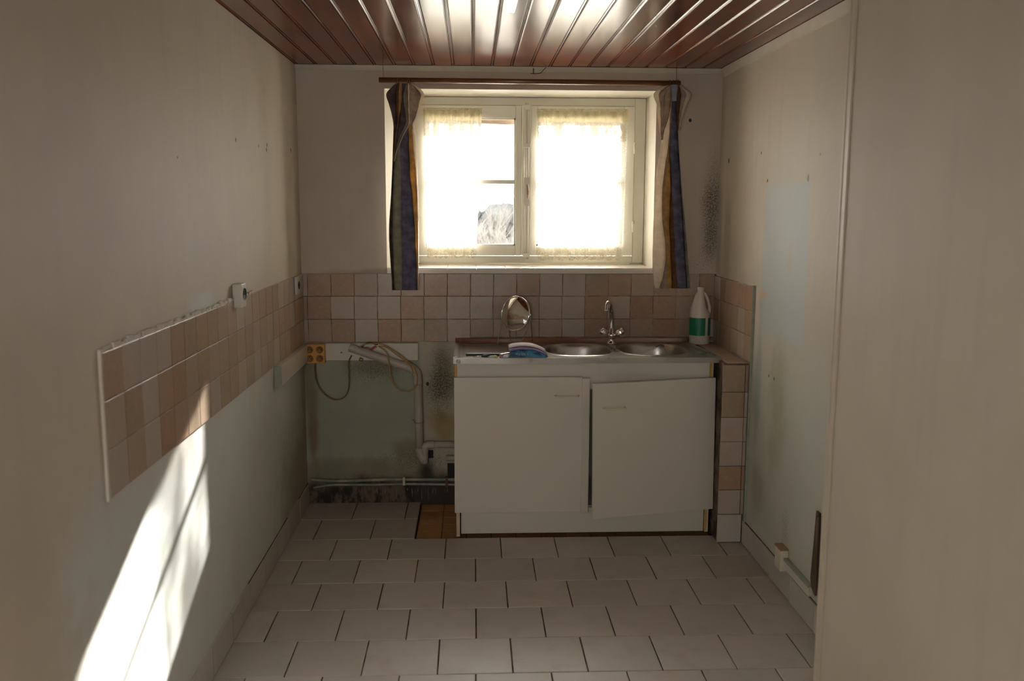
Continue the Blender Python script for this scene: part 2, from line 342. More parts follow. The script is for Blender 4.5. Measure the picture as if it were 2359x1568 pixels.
def glass():
    n = NT('veiled_window_glass'); fr = n.new('ShaderNodeFresnel'); fr.inputs[0].default_value = 1.45
    tr = n.new('ShaderNodeBsdfTransparent'); gl = n.new('ShaderNodeBsdfGlossy'); gl.inputs['Roughness'].default_value = .02
    mx = n.new('ShaderNodeMixShader'); n.l.new(fr.outputs[0], mx.inputs[0]); n.l.new(tr.outputs[0], mx.inputs[1]); n.l.new(gl.outputs[0], mx.inputs[2])
    d = n.new('ShaderNodeBsdfTranslucent'); d.inputs[0].default_value = (.9, .9, .88, 1); m2 = n.new('ShaderNodeMixShader')  # faint translucent veil imitates glare over the view outside
    n.put(m2.inputs[0], n.ramp(n.noise(12, 4), .3, .8, .001, .007)); n.l.new(mx.outputs[0], m2.inputs[1]); n.l.new(d.outputs[0], m2.inputs[2]); n.l.new(m2.outputs[0], n.out.inputs[0]); return n.m
m_glass = glass()

# ---------------------------------------------------------------- shell
W, H, YR = 2.0915, 2.197, -5.6
T1, T0 = 1.19, .843
def struct(name, mb, m): return tag(mb.build(name, m), kind='structure')
b = MB()                                            # back wall with the window opening; left reveal splayed
b.box((-.35, 0, -.1), (W+.35, .55, 1.19)); b.box((-.35, 0, 2.09), (W+.35, .42, 2.5)); b.box((-.35, .42, 2.09), (W+.35, .55, 2.5))
b.prism([(-.35, 0), (.425, 0), (.505, .3), (.505, .38), (.57, .38), (.57, .55), (-.35, .55)], 1.19, 2.09)
b.prism([(W+.35, 0), (1.765, 0), (1.772, .3), (1.772, .38), (1.71, .38), (1.71, .55), (W+.35, .55)], 1.19, 2.09)
b.box((.5, .385, 2.04), (1.78, .55, 2.1)); b.box((.5, .385, 1.18), (1.78, .55, 1.27))
wall_back = struct('wall_back', b, m_back)
def lintel_sheet():
    b = MB(); n = 14
    for k, (z0, z1, y0, y1) in enumerate(((1.962, 2.00, .335, .402),)):
        top = [(.4+1.5*i/n, z0+random.uniform(-.006, .006)) for i in range(n+1)]
        b.prism(top+[(1.9, z1+.06), (.4, z1+.06)], y0+.052, y1+.03, 1)
    return b
tag(lintel_sheet().build('lintel_beam', m_lintel, wall_back), 'weathered wooden lintel beam outside the window')
wall_left = struct('wall_left', MB().box((-.35, YR-.2, -.1), (0, 0, 2.5)), m_left)
wall_right = struct('wall_right', MB().box((W, -2.1, -.1), (W+.35, 0, 2.5)), m_right)
b = MB().box((1.868, -5.6, -.02), (W+.35, -2.1, 2.5), 0, .014)
wall_part = struct('wall_partition', b, m_part)
b = MB(); b.box((-.35, YR-.2, -.1), (.2, YR, 2.5)); b.box((.8, YR-.2, -.1), (W+.35, YR, 2.5)); b.box((.2, YR-.2, 1.85), (.8, YR, 2.5)); b.box((.2, YR-.2, -.1), (.8, YR, 1.15))  # opening in the unseen rear wall is added to let fill light in
struct('wall_rear', b, m_part)
b = MB(); b.box((1.862, -2.116, -.012), (1.895, -2.0999, 2.2), 0, .005)
b.box((1.864, -2.140, -.012), (1.8685, -2.100, 2.2), 0, .002)
struct('trim_1', b, plain('edge_strip_paint', (.58, .50, .41), .5))

# floor --------------------------------------------------------------------------------
def unit_tile(name, m, c=.02):
    b = MB().box((-.5, -.5, 0), (.5, .5, 1), 0, c); me = b.build(name, m)
    d = me.data; bpy.data.objects.remove(me); return d
def tmesh(name, m, th, size, ch):
    """real-size tile mesh: x,y in +-size/2, z 0..th, edges rounded; five slightly different ones"""
    out = []
    for k in range(5):
        bm = bmesh.new(); bmesh.ops.create_cube(bm, size=1)
        for v in bm.verts: v.co = (v.co.x*size, v.co.y*size, (v.co.z+.5)*th)
        top = [e for e in bm.edges if all(v.co.z > th*.5 for v in e.verts)]
        bmesh.ops.bevel(bm, geom=top, offset=ch, segments=2, affect='EDGES', profile=.6)
        for v in bm.verts:
            v.co.x += random.uniform(-1, 1)*ch*.25; v.co.y += random.uniform(-1, 1)*ch*.25
        me = bpy.data.meshes.new(name); bm.to_mesh(me); bm.free(); me.materials.append(m); out.append(me)
    return out
def place(parent, meshes, size, org, ax_u, ax_v, nrm, u0_, u1_, v0_, v1_, gap, name='tile', tilt=.003, lift=.0006):
    me = random.choice(meshes); o = bpy.data.objects.new(name, me); COL.objects.link(o); o.parent = parent
    U, V, N = Vector(ax_u), Vector(ax_v), Vector(nrm)
    p = Vector(org)+U*((u0_+u1_)/2)+V*((v0_+v1_)/2)+N*random.uniform(0, lift)
    R = Matrix((U, V, N)).transposed().to_4x4() @ Matrix.Rotation(random.uniform(-tilt, tilt), 4, 'Z') @ Matrix.Rotation(random.uniform(-tilt, tilt), 4, 'X') @ Matrix.Rotation(random.uniform(-tilt, tilt), 4, 'Y')
    o.matrix_local = Matrix.Translation(p) @ R @ Matrix.Diagonal(((abs(u1_-u0_)-gap)/size, (abs(v1_-v0_)-gap)/size, 1, 1))
    return o
floor = struct('floor', MB().box((-.3, YR-.2, -.16), (W+.3, .0, -.022)), m_fgrout)
b = MB(); b.prism([(0, 0), (0, YR), (W, YR), (W, -.534), (.582, -.534), (.582, 0)], -.022, -.0035); tag(b.build('grout', m_fgrout, floor))
ft = tmesh('floor_tile', m_floor, .012, .25, .0022)
# joints measured along each row (x of one joint), rows run back from y=-.534
t = .2498; rows = [(-.0, -.262, .2544, 0, .582), (-.262, -.534, .1139, 0, .582), (-.534, -.784, .978, 0, W)]
offs = [1.1126, .9860, 1.1127, .9834, 1.11, .985, 1.11]
for k, o_ in enumerate(offs): rows.append((-.784-k*t, -.784-(k+1)*t, o_, 0, W))
for (ya, yb, xj, xa, xb) in rows:
    x = xj
    while x > xa+.02: x -= .25 if yb < -.55 else .262
    st = .25 if yb < -.55 else .262
    while x < xb-.012:
        lo, hi = max(x, xa), min(x+st, xb)
        if abs(yb+.784) < .01 and hi > 1.99 and False: pass
        place(floor, ft, .25, (0, 0, -.012), (1, 0, 0), (0, 1, 0), (0, 0, 1), lo, hi, yb, ya, .0045, 'floor_tile', .0015, .0005)
        x += st
b = MB(); y = rows[-1][1]
while y > YR:
    x = random.choice((-.11, -.235))
    while x < W:
        if min(x+.25, W)-max(x, 0) > .01: b.box((max(x, 0)+.002, max(y-.25, YR)+.002, -.012), (min(x+.25, W)-.002, y-.002, 0))
        x += .25
    y -= .25
tag(b.build('floor_tile_far', m_floor, floor), kind='stuff')
ot = tmesh('orange_tile', m_orange, .008, .1, .0012)
yy = -.005
while yy > -.5:
    for i in range(14):
        x0 = .586+.1175*i
        if x0 < 1.96 and (i < 3 or yy < -.37): place(floor, ot, .1, (0, 0, -.0215), (1, 0, 0), (0, 1, 0), (0, 0, 1), x0, min(x0+.1175, 1.97), max(yy-.1, -.533), yy, .003, 'orange_floor_tile', .002)
    yy -= .1
# ceiling ------------------------------------------------------------------------------
ceiling = struct('ceiling', MB().box((-.3, YR-.2, H+.012), (W+.3, .0, H+.2)), m_hole)
bw = .094
prof = [(.0, .014), (.0, .0035), (.002, .0007), (.0045, 0), (.007, .0007), (.0095, .0045), (.0115, .0045), (.0135, .0), (.0805, 0), (.0815, .0), (.0825, .004), (.0845, .0045), (.0855, .0007), (.088, 0), (.0905, .0007), (.0925, .0035), (.0925, .014)]
prof = [(.0, .013), (.0, .004), (.0025, .0008), (.006, .0), (.0795, .0), (.0805, .0042), (.083, .0050), (.0838, .0012), (.0868, -.0012), (.0900, .0008), (.0915, .0042), (.0930, .0050), (.0930, .013)]
bme = MB().prism([(p[0], p[1]) for p in prof], YR, 0, 1).build('board', m_board); bd = bme.data; bpy.data.objects.remove(bme)
for i in range(23):
    o = bpy.data.objects.new('ceiling_board', bd); COL.objects.link(o); o.parent = ceiling
    o.location = (-.078+bw*i+.0-.0, 0, H-.0+random.uniform(-.0004, .0004)); o.rotation_euler = (0, random.uniform(-.004, .004), 0)
struct('trim_2', MB().prism([(-.028, H-.001), (0, H-.001), (0, H-.024), (-.008, H-.024)], 0, W, 0), plain('cornice_paint', (.52, .50, .42), .6, bump=.2))
struct('trim_3', MB().prism([(W-.016, H-.001), (W, H-.001), (W, H-.04), (W-.010, H-.036)], -2.1, -.03, 1), plain('side_cornice_paint', (.58, .53, .44), .6, bump=.2))

# wall tiles ---------------------------------------------------------------------------
wt = tmesh('wall_tile', m_tile, .0075, .116, .0018)
zs = [T0, .959, 1.0755, T1]
b = MB(); b.box((0, -.0052, T0), (W, 0, T1-.002)); b.build('tile_bed', m_grout, wall_back)
xj = [0, .0265]+[.143+.1164*k for k in range(17)]+[W-.006]
for r in range(3):
    sh = random.uniform(-.003, .003)
    for i in range(len(xj)-1):
        a, c = xj[i]+(sh if 0 < i else 0), xj[i+1]+(sh if i+1 < len(xj)-1 else 0)
        if i == 0: a = .003
        if c-a < .012: continue
        z0 = zs[r] if not (r == 0 and a > .76) else .866
        place(wall_back, wt, .116, (0, 0, 0), (1, 0, 0), (0, 0, 1), (0, -1, 0), a, c, z0, zs[r+1], .0026, 'wall_tile')
b = MB(); b.box((0, -2.51, T0), (.0052, -.0052, T1-.002)); b.build('tile_bed', m_grout, wall_left)
b = MB(); b.box((0, -2.520, T0-.004), (.0075, -2.510, T1+.008), 0, .002)
for k in range(60): b.box((0, -2.515+k*.0245, T1-.001), (random.uniform(.004, .010), -2.515+(k+1)*.0245, T1+random.uniform(.006, .016)), 0, .001)
b.build('plaster_edge', plain('pale_plaster_edge', (.62, .58, .50), .8, bump=.3), wall_left)
for r in range(3):
    for k in range(21):
        ya = -2.51+k*.1193; yb_ = min(ya+.1193, -.008)
        place(wall_left, wt, .116, (0, 0, 0), (0, 1, 0), (0, 0, 1), (1, 0, 0), ya, yb_, zs[r], zs[r+1], .0026, 'wall_tile')
b = MB(); b.box((W-.0052, -.657, T0), (W, -.0052, 1.18)); b.build('tile_bed', m_grout, wall_right)
struct('trim_4', MB().box((W-.011, -.663, .10), (W-.0001, -.6575, 1.185)), m_green)
zr = [T0, .957, 1.068, 1.18]
for r in range(3):
    for k in range(6):
        ya = -.657+k*.1085; place(wall_right, wt, .116, (W, 0, 0), (0, -1, 0), (0, 0, 1), (-1, 0, 0), -ya-.1085 if k < 5 else .009, -ya, zr[r], zr[r+1], .0026, 'wall_tile')
# skirting
st_ = tmesh('skirting_tile', m_skirt, .009, .25, .002)
bl = struct('baseboard_left', MB().box((0, YR, 0), (.004, -.0, .108)), m_fgrout)
br = struct('baseboard_right', MB().box((W-.004, -2.1, 0), (W, -.64, .108)), m_fgrout)
ys = [-.003, -.27, -.534]+[-.784-.25*k for k in range(9)]
for i in range(len(ys)-1):
    place(bl, st_, .25, (0, 0, 0), (0, 1, 0), (0, 0, 1), (1, 0, 0), ys[i+1], ys[i], .002, .108+random.uniform(0, .004), .003, 'skirting_tile', .002, .001)
ys = [-.637, -.784, -1.034, -1.283, -1.533, -1.783, -2.033]
for i in range(len(ys)-1):
    place(br, st_, .25, (W, 0, 0), (0, -1, 0), (0, 0, 1), (-1, 0, 0), -ys[i], -ys[i+1], .002, .106+random.uniform(0, .004), .003, 'skirting_tile', .002, .001)
# tiled ledge between the sink unit and the right wall
LY = -.632
led = empty('tiled_ledge', (2.04, -.3, 0), 'narrow tan tiled ledge filling the gap between sink cabinet and right wall', 'ledge')
b = MB(); b.box((1.975, LY+.006, 0), (W-.0055, -.009, .833)); b.build('core', m_fgrout, led)  # dark grout colour on the core imitates shade in the gap beside the cabinet
zf = [.108, .216, .325, .437, .55, .665, .775, .838]
zf = [.100, .217, .334, .451, .568, .685, .802, .842]
zf = [at(1680, y, 1, LY).z for y in (1184, 1128, 1073, 1017, 961, 903, 840)]
for i in range(6):
    for (a, c) in ((1.969, 2.071), (2.071, W-.005)):
        o = place(led, wt, .116, Vector((0, LY+.006, 0))-led.location, (1, 0, 0), (0, 0, 1), (0, -1, 0), a, c, zf[i], zf[i+1], .0025, 'wall_tile')
o = place(led, st_, .25, Vector((0, LY+.006, 0))-led.location, (1, 0, 0), (0, 0, 1), (0, -1, 0), 1.968, 2.080, .003, zf[0], .003, 'skirting_tile')
for i in range(6):
    ya = -.012-i*.105; place(led, wt, .116, Vector((0, 0, .833))-led.location, (1, 0, 0), (0, 1, 0), (0, 0, 1), 1.988, W-.009, ya-.105 if i < 5 else LY, ya, .0025, 'ledge_tile')

# ---------------------------------------------------------------- window
win = tag(empty('window_1', (1.14, .3, 1.22)), kind='structure')
FX0, FX1, FZ0, FZ1 = .507, 1.770, 1.225, 2.088
b = MB()
b.box((FX0, .30, FZ0), (.548, .37, FZ1), 0, .004); b.box((1.712, .30, FZ0), (FX1, .37, FZ1), 0, .004)
b.box((.548, .30, 2.047), (1.712, .37, FZ1), 0, .004); b.box((.548, .295, FZ0), (1.712, .37, 1.262), 0, .004)
b.build('frame', m_win, win)
def sash(x0, x1, gx0, gx1):
    z0, z1, gz0, gz1 = 1.264, 2.045, 1.317, 1.981
    b = MB(); y0, y1 = .288, .325
    b.box((x0, y0, z0), (gx0, y1, z1), 0, .004); b.box((gx1, y0, z0), (x1, y1, z1), 0, .004)
    b.box((gx0, y0, gz1), (gx1, y1, z1), 0, .004); b.box((gx0, y0, z0), (gx1, y1, gz0), 0, .004)
    for (a, c, d, e) in ((gx0, gz0, gx0+.008, gz1), (gx1-.008, gz0, gx1, gz1), (gx0, gz1-.008, gx1, gz1), (gx0, gz0, gx1, gz0+.008)): b.box((a, y0+.006, c), (d, y0+.020, e))
    s = b.build('sash', m_win, win)
    tag(MB().box((gx0, y0+.004, 1.642), (gx1, y1-.004, 1.664), 0, .003).build('glazing_bar', m_win, s))
    for (za, zb_) in ((gz0, 1.642), (1.664, gz1)): MB().box((gx0+.001, .308, za), (gx1-.001, .311, zb_)).build('pane', m_glass, s)
    return s
sL = sash(.550, 1.112, .605, 1.081); sR = sash(1.165, 1.710, 1.194, 1.652)
for z in (1.83, 1.42): MB().tube([(1.7115, .284, z-.03), (1.7115, .284, z+.03)], .0075, 10).build('hinge', m_bolt, sR)
for z in (1.83, 1.42): MB().tube([(.549, .284, z-.03), (.549, .284, z+.03)], .0075, 10).build('hinge', m_bolt, sL)
cb = MB(); cb.box((1.1125, .272, 1.264), (1.1645, .318, 2.046), 0, .006); cb = cb.build('centre_post', m_win, win)
b = MB(); X = 1.139
b.tube([(X-.006, .266, 1.245), (X-.006, .266, 2.058)], .0042, 8); b.tube([(X+.007, .266, 1.245), (X+.007, .266, 2.058)], .0042, 8)
b.build('bolt_rod', m_bolt, cb)
for z, w, h in ((1.84, .017, .022), (2.035, .016, .026), (1.268, .018, .024), (1.24, .013, .016)): MB().box((X-w, .256, z-h/2), (X+w, .274, z+h/2), 0, .003).build('bolt_keeper', m_bolt, cb)
b = MB(); b.prism([(X-.012, 1.675), (X+.012, 1.675), (X+.016, 1.65), (X+.011, 1.63), (X+.011, 1.57), (X+.016, 1.55), (X+.011, 1.525), (X-.011, 1.525), (X-.016, 1.55), (X-.011, 1.57), (X-.011, 1.63), (X-.016, 1.65)], .254, .272, 1)
b.build('bolt_case', m_bolt, cb)
tag(MB().tube([(X+.002, .24, 1.562), (X+.004, .235, 1.60), (X+.002, .24, 1.638)], [.006, .008, .006], 10).build('bolt_handle', m_brown, cb), 'worn brown oval window handle')
# sill with tiles
sill = struct('trim_5', MB().box((.427, -.022, 1.19), (1.764, .296, 1.212), 0, .003), m_win)
stl = tmesh('sill_tile', plain('sill_tile_glaze', (.70, .67, .58), .3), .006, .15, .0012)
x = .43
while x < 1.76:
    for (ya, yb_) in ((-.018, .135), (.135, .292)):
        place(sill, stl, .15, (0, 0, 1.2115), (1, 0, 0), (0, 1, 0), (0, 0, 1), x, min(x+.1475, 1.762), ya, yb_, .002, 'sill_tile', .002)
    x += .1475
# outdoors
struct('ground', MB().box((-40, 1.2, -.5), (40, 90, .02)), m_ground)
def bush(px, Y, h, w, lab):
    base = Vector((at(px, 500, 1, Y).x, Y, .02)); o = empty('bush', base, lab, 'bush'); bm = bmesh.new()
    for k in range(260):
        z = random.uniform(.1, h*.9); r = random.uniform(.06, .17); x = random.uniform(-w, w)*(1-.45*(z/h)**2)
        bmesh.ops.create_icosphere(bm, subdivisions=2, radius=r, matrix=Matrix.Translation(base+Vector((x, random.uniform(-.3, .3), min(z, h-r)))))
    for v in bm.verts: v.co += Vector((random.uniform(-1, 1), random.uniform(-1, 1), random.uniform(-1, 1)))*.022
    vs = [v.co[:] for v in bm.verts]; bm.verts.index_update(); fs = [[v.index for v in f.verts] for f in bm.faces]; bm.free()
    tag(MB().add(vs, fs).build('foliage', plain('dark_foliage', (.034, .036, .036), .95, var=.3, scale=4, spec=0.), o, False), kind='stuff')
bush(1152, 10.2, 1.60, .9, 'dark dense bush outside, seen through the lower left pane')
def shrub(px, Y, h, n, lab):
    base = Vector((at(px, 500, 1, Y).x, Y, .015)); o = empty('shrub', base, lab, 'shrub', 'bare shrubs outside the window'); b = MB()
    def grow(p, d, L, r, lev):
        q = p+d*L; m = (p+q)/2+Vector((random.uniform(-1, 1), random.uniform(-1, 1), 0))*L*.08; b.tube([p, m, q], [r, r*.8, r*.6], 5, cap=False)
        if lev: 
            for k in range(4 if lev > 1 else 5):
                dd = (d+Vector((random.uniform(-1, 1), random.uniform(-1, 1), random.uniform(-.1, .7)))*.75).normalized(); grow(p.lerp(q, random.uniform(.45, 1)), dd, L*random.uniform(.5, .75), r*.6, lev-1)
    for k in range(n):
        grow(base+Vector((random.uniform(-.5, .5), random.uniform(-.3, .3), 0)), Vector((random.uniform(-.25, .25), random.uniform(-.4, .4), 1)).normalized(), h*.5, .012, 3)
    tag(b.build('branches', m_twig, o), kind='stuff'); return o
shrub(1132, 5.0, 1.5, 5, 'bare twiggy shrub outside, left of centre in the lower left pane')
shrub(1172, 7.0, 1.65, 4, 'bare twiggy shrub outside, close to the middle window post')

# ---------------------------------------------------------------- curtains
RY = -.10
rod = empty('curtain_rod', (1.13, RY, 2.117), 'thin brown wooden curtain rod hanging on wires above the window', 'curtain rod')
MB().tube([at(873, 184, 1, RY), at(1567, 192, 1, RY)], .0125, 14).build('rod', m_rod, rod)
for x, yb_ in ((883, 184), (1558, 192)): MB().tube([at(x, yb_-4, 1, RY)+Vector((0, 0, 0)), Vector((at(x, yb_, 1, RY).x, RY, H))], .0012, 5).build('hanging_wire', m_iron, rod)
def strips(name, levels, mats_i, parent, depth=.0, y0=RY, zig=.018, sub=6):
    """levels: (photo row, [photo columns of strip borders]); a pleated cloth whose strips alternate in depth"""
    b = MB(); rows = []
    n = len(levels[0][1])
    for (py, xs) in levels:
        rows.append([at(x, py, 1, y0-depth+(zig if k % 2 else 0)) for k, x in enumerate(xs)])
    cols = [crom([r[k] for r in rows], sub) for k in range(n)]
    for k in range(n-1):
        A, B = cols[k], cols[k+1]; m = 4; vs = []
        for i in range(len(A)):
            for j in range(m+1):
                t_ = j/m; p = A[i].lerp(B[i], t_); w = abs(A[i].x-B[i].x)
                p = p+Vector((0, -min(w, .05)*.22*math.sin(math.pi*t_)*(1 if k % 2 else .6), 0))+Vector((0, .0015*math.sin(i*.9+k*2), 0)); vs.append(p)
        b.add(vs, [(i*(m+1)+j, i*(m+1)+j+1, (i+1)*(m+1)+j+1, (i+1)*(m+1)+j) for i in range(len(A)-1) for j in range(m)], mats_i[k], True)
    o = b.build(name, CL, parent, fix=False); s = o.modifiers.new('s', 'SOLIDIFY'); s.thickness = .0015; return o
CRE, BLU, OCH, SAG, MAU, TAN, BRN, SKB = range(8)
cur = empty('curtain', (at(930, 190, 1, RY).x, RY, 2.1), 'gathered striped curtain with sage, navy and ochre bands left of the window', 'curtain')
strips('cloth', [(285, [908, 911, 934, 940, 948, 953]), (310, [906, 910, 926, 941, 951, 956]), (340, [905, 909, 922, 942, 952, 958]), (400, [903, 906, 924, 945, 958, 961]), (460, [900, 904, 924, 951, 961, 963]), (530, [896, 902, 925, 956, 962, 964]), (600, [899, 904, 927, 960, 963, 964]), (640, [902, 906, 927, 961, 963, 964]), (668, [903, 908, 928, 962, 963, 964])],
       [MAU, SAG, BLU, OCH, CRE], cur)
strips('gathered_top', [(192, [912, 918, 921, 925, 935, 939, 942]), (200, [903, 915, 920, 927, 934, 940, 943]), (217, [890, 912, 919, 926, 930, 940, 942.5]), (240, [896, 912, 918.5, 925, 931, 941, 943]), (262, [902, 913, 918, 921, 934, 941, 943.5]), (285, [906, 914, 916, 917, 934, 941, 944]), (310, [906, 910, 912, 913, 922, 928, 931]), (345, [905, 907, 908, 909, 912, 914, 916.5]), (372, [904, 904.5, 905, 905.5, 906, 907, 909])],
       [MAU, BRN, OCH, MAU, SAG, CRE], cur, .022, zig=.010)
strips('gathered_top', [(194, [943, 945, 948]), (200, [943, 955, 962]), (217, [943, 969, 977]), (240, [943, 965, 971]), (262, [944, 960, 965]), (285, [945, 951, 954]), (300, [947, 950, 952])], [TAN, CRE], cur, .018, zig=.010)
def rings(xs, py, parent, m):
    for x in xs:
        c = at(x, py, 1, RY); pts = [c+Vector((.004*math.sin(a*1.0), .021*math.cos(a), .021*math.sin(a)-.004)) for a in [2*math.pi*i/18 for i in range(19)]]
        MB().tube(pts, .0022, 6, cap=False).build('curtain_ring', m, parent)
rings((915, 919, 940, 944), 188, cur, m_rod)
cur2 = empty('curtain', (at(1548, 195, 1, RY).x, RY, 2.1), 'gathered striped curtain with cream, ochre and blue bands right of the window', 'curtain')
strips('cloth', [(200, [1541, 1546, 1547, 1548, 1549, 1561, 1563]), (240, [1534, 1546, 1547, 1548, 1549, 1559, 1561]), (300, [1528, 1543, 1543.5, 1544, 1545, 1561, 1562]), (340, [1521, 1539, 1541, 1542, 1543, 1563, 1564]), (400, [1512, 1530, 1533, 1545, 1547, 1567, 1568]), (440, [1510, 1526, 1528, 1546, 1548, 1569, 1571]), (500, [1506, 1526, 1529, 1542, 1551, 1573, 1577]), (560, [1504, 1533, 1534, 1544, 1554, 1577, 1582]), (600, [1503, 1534, 1535, 1546, 1556, 1579, 1585]), (640, [1505, 1527, 1536, 1548, 1559, 1582, 1588]), (664, [1508, 1520, 1537, 1548, 1561, 1583, 1590])],
       [CRE, TAN, OCH, BRN, BLU, SAG], cur2)
strips('gathered_top', [(196, [1537, 1541, 1545, 1548]), (204, [1520, 1530, 1540, 1547]), (218, [1505, 1518, 1532, 1546]), (240, [1512, 1521, 1530, 1545]), (270, [1515, 1522, 1528, 1540]), (300, [1519, 1522, 1525, 1530]), (322, [1521, 1522.5, 1524, 1526])], [CRE, TAN, TAN], cur2, .020, zig=.012)
strips('tab', [(195, [1546, 1561]), (205, [1546, 1561]), (220, [1547.5, 1559]), (233, [1548, 1558])], [SKB], cur2, .026, zig=.0)
strips('gathered_top', [(196, [1559, 1562, 1566, 1569]), (204, [1560, 1566, 1573, 1580]), (218, [1560, 1568, 1580, 1592]), (240, [1560, 1566, 1575, 1583]), (270, [1560, 1563, 1568, 1573]), (300, [1560, 1562, 1564, 1566])], [BRN, TAN, CRE], cur2, .012, zig=.012)
rings((1541, 1549, 1555, 1560), 193, cur2, m_rod)
hk = empty('ceiling_hook', at(1229, 165, 1, -.02), 'small rusty wire hook under the ceiling above the curtain rod', 'hook')
MB().tube([at(1229, 150, 1, -.02), at(1229, 169, 1, -.02)], .003, 6).build('pin', m_iron, hk)
MB().tube(crom([at(1222, 169, 1, -.02), at(1232, 170, 1, -.022), at(1245, 168, 1, -.026), at(1253, 160, 1, -.03), at(1258, 155, 1, -.03)]), .0018, 6).build('wire', m_iron, hk)
def net(x0, x1, tx0, tx1, ztop, zbot, lab, trim_right):
    Y = .262; r = empty('lace_curtain', (x0, Y, ztop), lab, 'lace curtain'); nx, nz = 90, 40
    def pt(u, v, amp=1.): 
        xa, xb = tx0+(x0-tx0)*v, tx1+(x1-tx1)*v; g = (.0055*math.sin(u*62+math.sin(v*3)*1.2)+.003*math.sin(u*23+1))*amp
        return Vector((xa+(xb-xa)*u, Y+g, ztop+(zbot-ztop)*v))
    hb = .085
    MB().sheet([[pt(i/nx, hb*j/5) for i in range(nx+1)] for j in range(6)]).build('header', l_head, r, False)
    MB().sheet([[pt(i/nx, hb+(.90-hb)*j/nz) for i in range(nx+1)] for j in range(nz+1)]).build('net', l_body, r, False)
    rows = []
    for j in range(7):
        rows.append([pt(i/nx, .90+(.10+.014*abs(math.sin(i/nx*math.pi*9)))*j/6) for i in range(nx+1)])
    MB().sheet(rows).build('lace_hem', l_trim, r, False)
    MB().sheet([[pt(i/nx, hb+(.13)*j/4)+Vector((0, -.004, 0)) for i in range(nx+1)] for j in range(5)]).build('lace_band', l_trim, r, False)
    if trim_right: MB().sheet([[pt(1, .1+.8*j/60)+Vector((-.004+(.004+.026*(1 if i else 0)+(.007*math.sin(j*1.1) if i else 0))*-1, -.003, 0)) for i in range(2)] for j in range(61)]).build('side_trim', l_trim, r, False)
    MB().tube([pt(0, .01, 0)+Vector((0, -.001, 0)), pt(1, .01, 0)+Vector((0, -.001, 0))], .0028, 6).build('net_rod', m_bolt, r)
net(.612, .872, .600, .905, 2.028, 1.262, 'yellowed lace net curtain covering half of the left window sash', False)
net(1.200, 1.655, 1.192, 1.668, 2.028, 1.25, 'full width lace net curtain on the right window sash', True)

# ---------------------------------------------------------------- sink unit
UY = -.50; KX0, KX1 = .775, 1.962
cab = empty('sink_cabinet', (1.37, -.25, 0), 'white laminate sink cabinet with right door hanging ajar and sagging', 'cabinet')
b = MB(); b.box((KX0, UY, -.005), (KX0+.016, -.02, .822), 0); b.build('side_panel', m_lam, cab)
b = MB(); b.box((KX1-.016, UY, .005), (KX1, -.02, .822), 0); b.build('side_panel', m_lam, cab)
tag(MB().box((KX0, UY-.003, .006), (KX0+.012, UY, .82)).build('edge_band', plain('cream_edge', (.60, .50, .32), .6), cab))
tag(MB().box((KX1-.018, UY-.003, .75), (KX1-.004, UY, .822)).build('edge_band', m_chip, cab)); tag(MB().box((KX1-.02, UY-.003, .012), (KX1-.008, UY, .122)).build('edge_band', m_chip, cab))
tag(MB().box((KX0-.004, UY-.012, .76), (KX0+.006, UY-.003, .822)).build('edge_band', m_chip, cab), 'raw orange chipboard edge')
MB().box((KX0+.006, UY-.010, .695), (KX1-.02, UY+.006, .8215), 0, .0015).build('apron', m_lam, cab)
MB().box((KX0+.022, UY-.004, .010), (KX1-.024, UY+.012, .132), 0, .0015).build('plinth', m_lam, cab)
MB().box((KX0+.016, UY+.012, .12), (KX1-.016, -.02, .136)).build('bottom_shelf', m_lam, cab)
MB().box((KX0+.016, -.022, .136), (KX1-.016, -.018, .8)).build('back_panel', m_lam, cab)
d1 = MB().box((.768, UY-.034, .121), (1.353, UY-.014, .757), 0, .002).build('door', m_lam, cab)
MB().box((1.351, UY-.041, .119), (1.386, UY-.018, .752), 0, .002).build('door_strip', m_lam, d1)
def handle(parent, x0, x1, y, z):
    b = MB(); b.tube(crom([(x0, y, z), (x0+.004, y-.020, z), (x0+.012, y-.024, z), (x1-.012, y-.024, z), (x1-.004, y-.020, z), (x1, y, z)], 4), .0036, 8)
    return b.build('handle', m_cream, parent)
handle(d1, 1.228, 1.336, UY-.033, .672)
# right door, built closed about its hinge and swung open 11 degrees
d2e = MB().box((-.586, -.02, -.312), (0, 0, .312), 0, .002).build('door', m_lam); d2e.parent = cab
d2e.location = Vector((KX1+.004, UY-.014, .4395))-cab.location; d2e.rotation_euler = (0, math.radians(-.75), math.radians(10.3))
b = MB(); b.tube(crom([(-.540, -.02, .2), (-.536, -.040, .2), (-.528, -.044, .2), (-.452, -.044, .2), (-.444, -.040, .2), (-.44, -.02, .2)], 4), .0036, 8)
h = b.build('handle', m_cream); h.parent = d2e
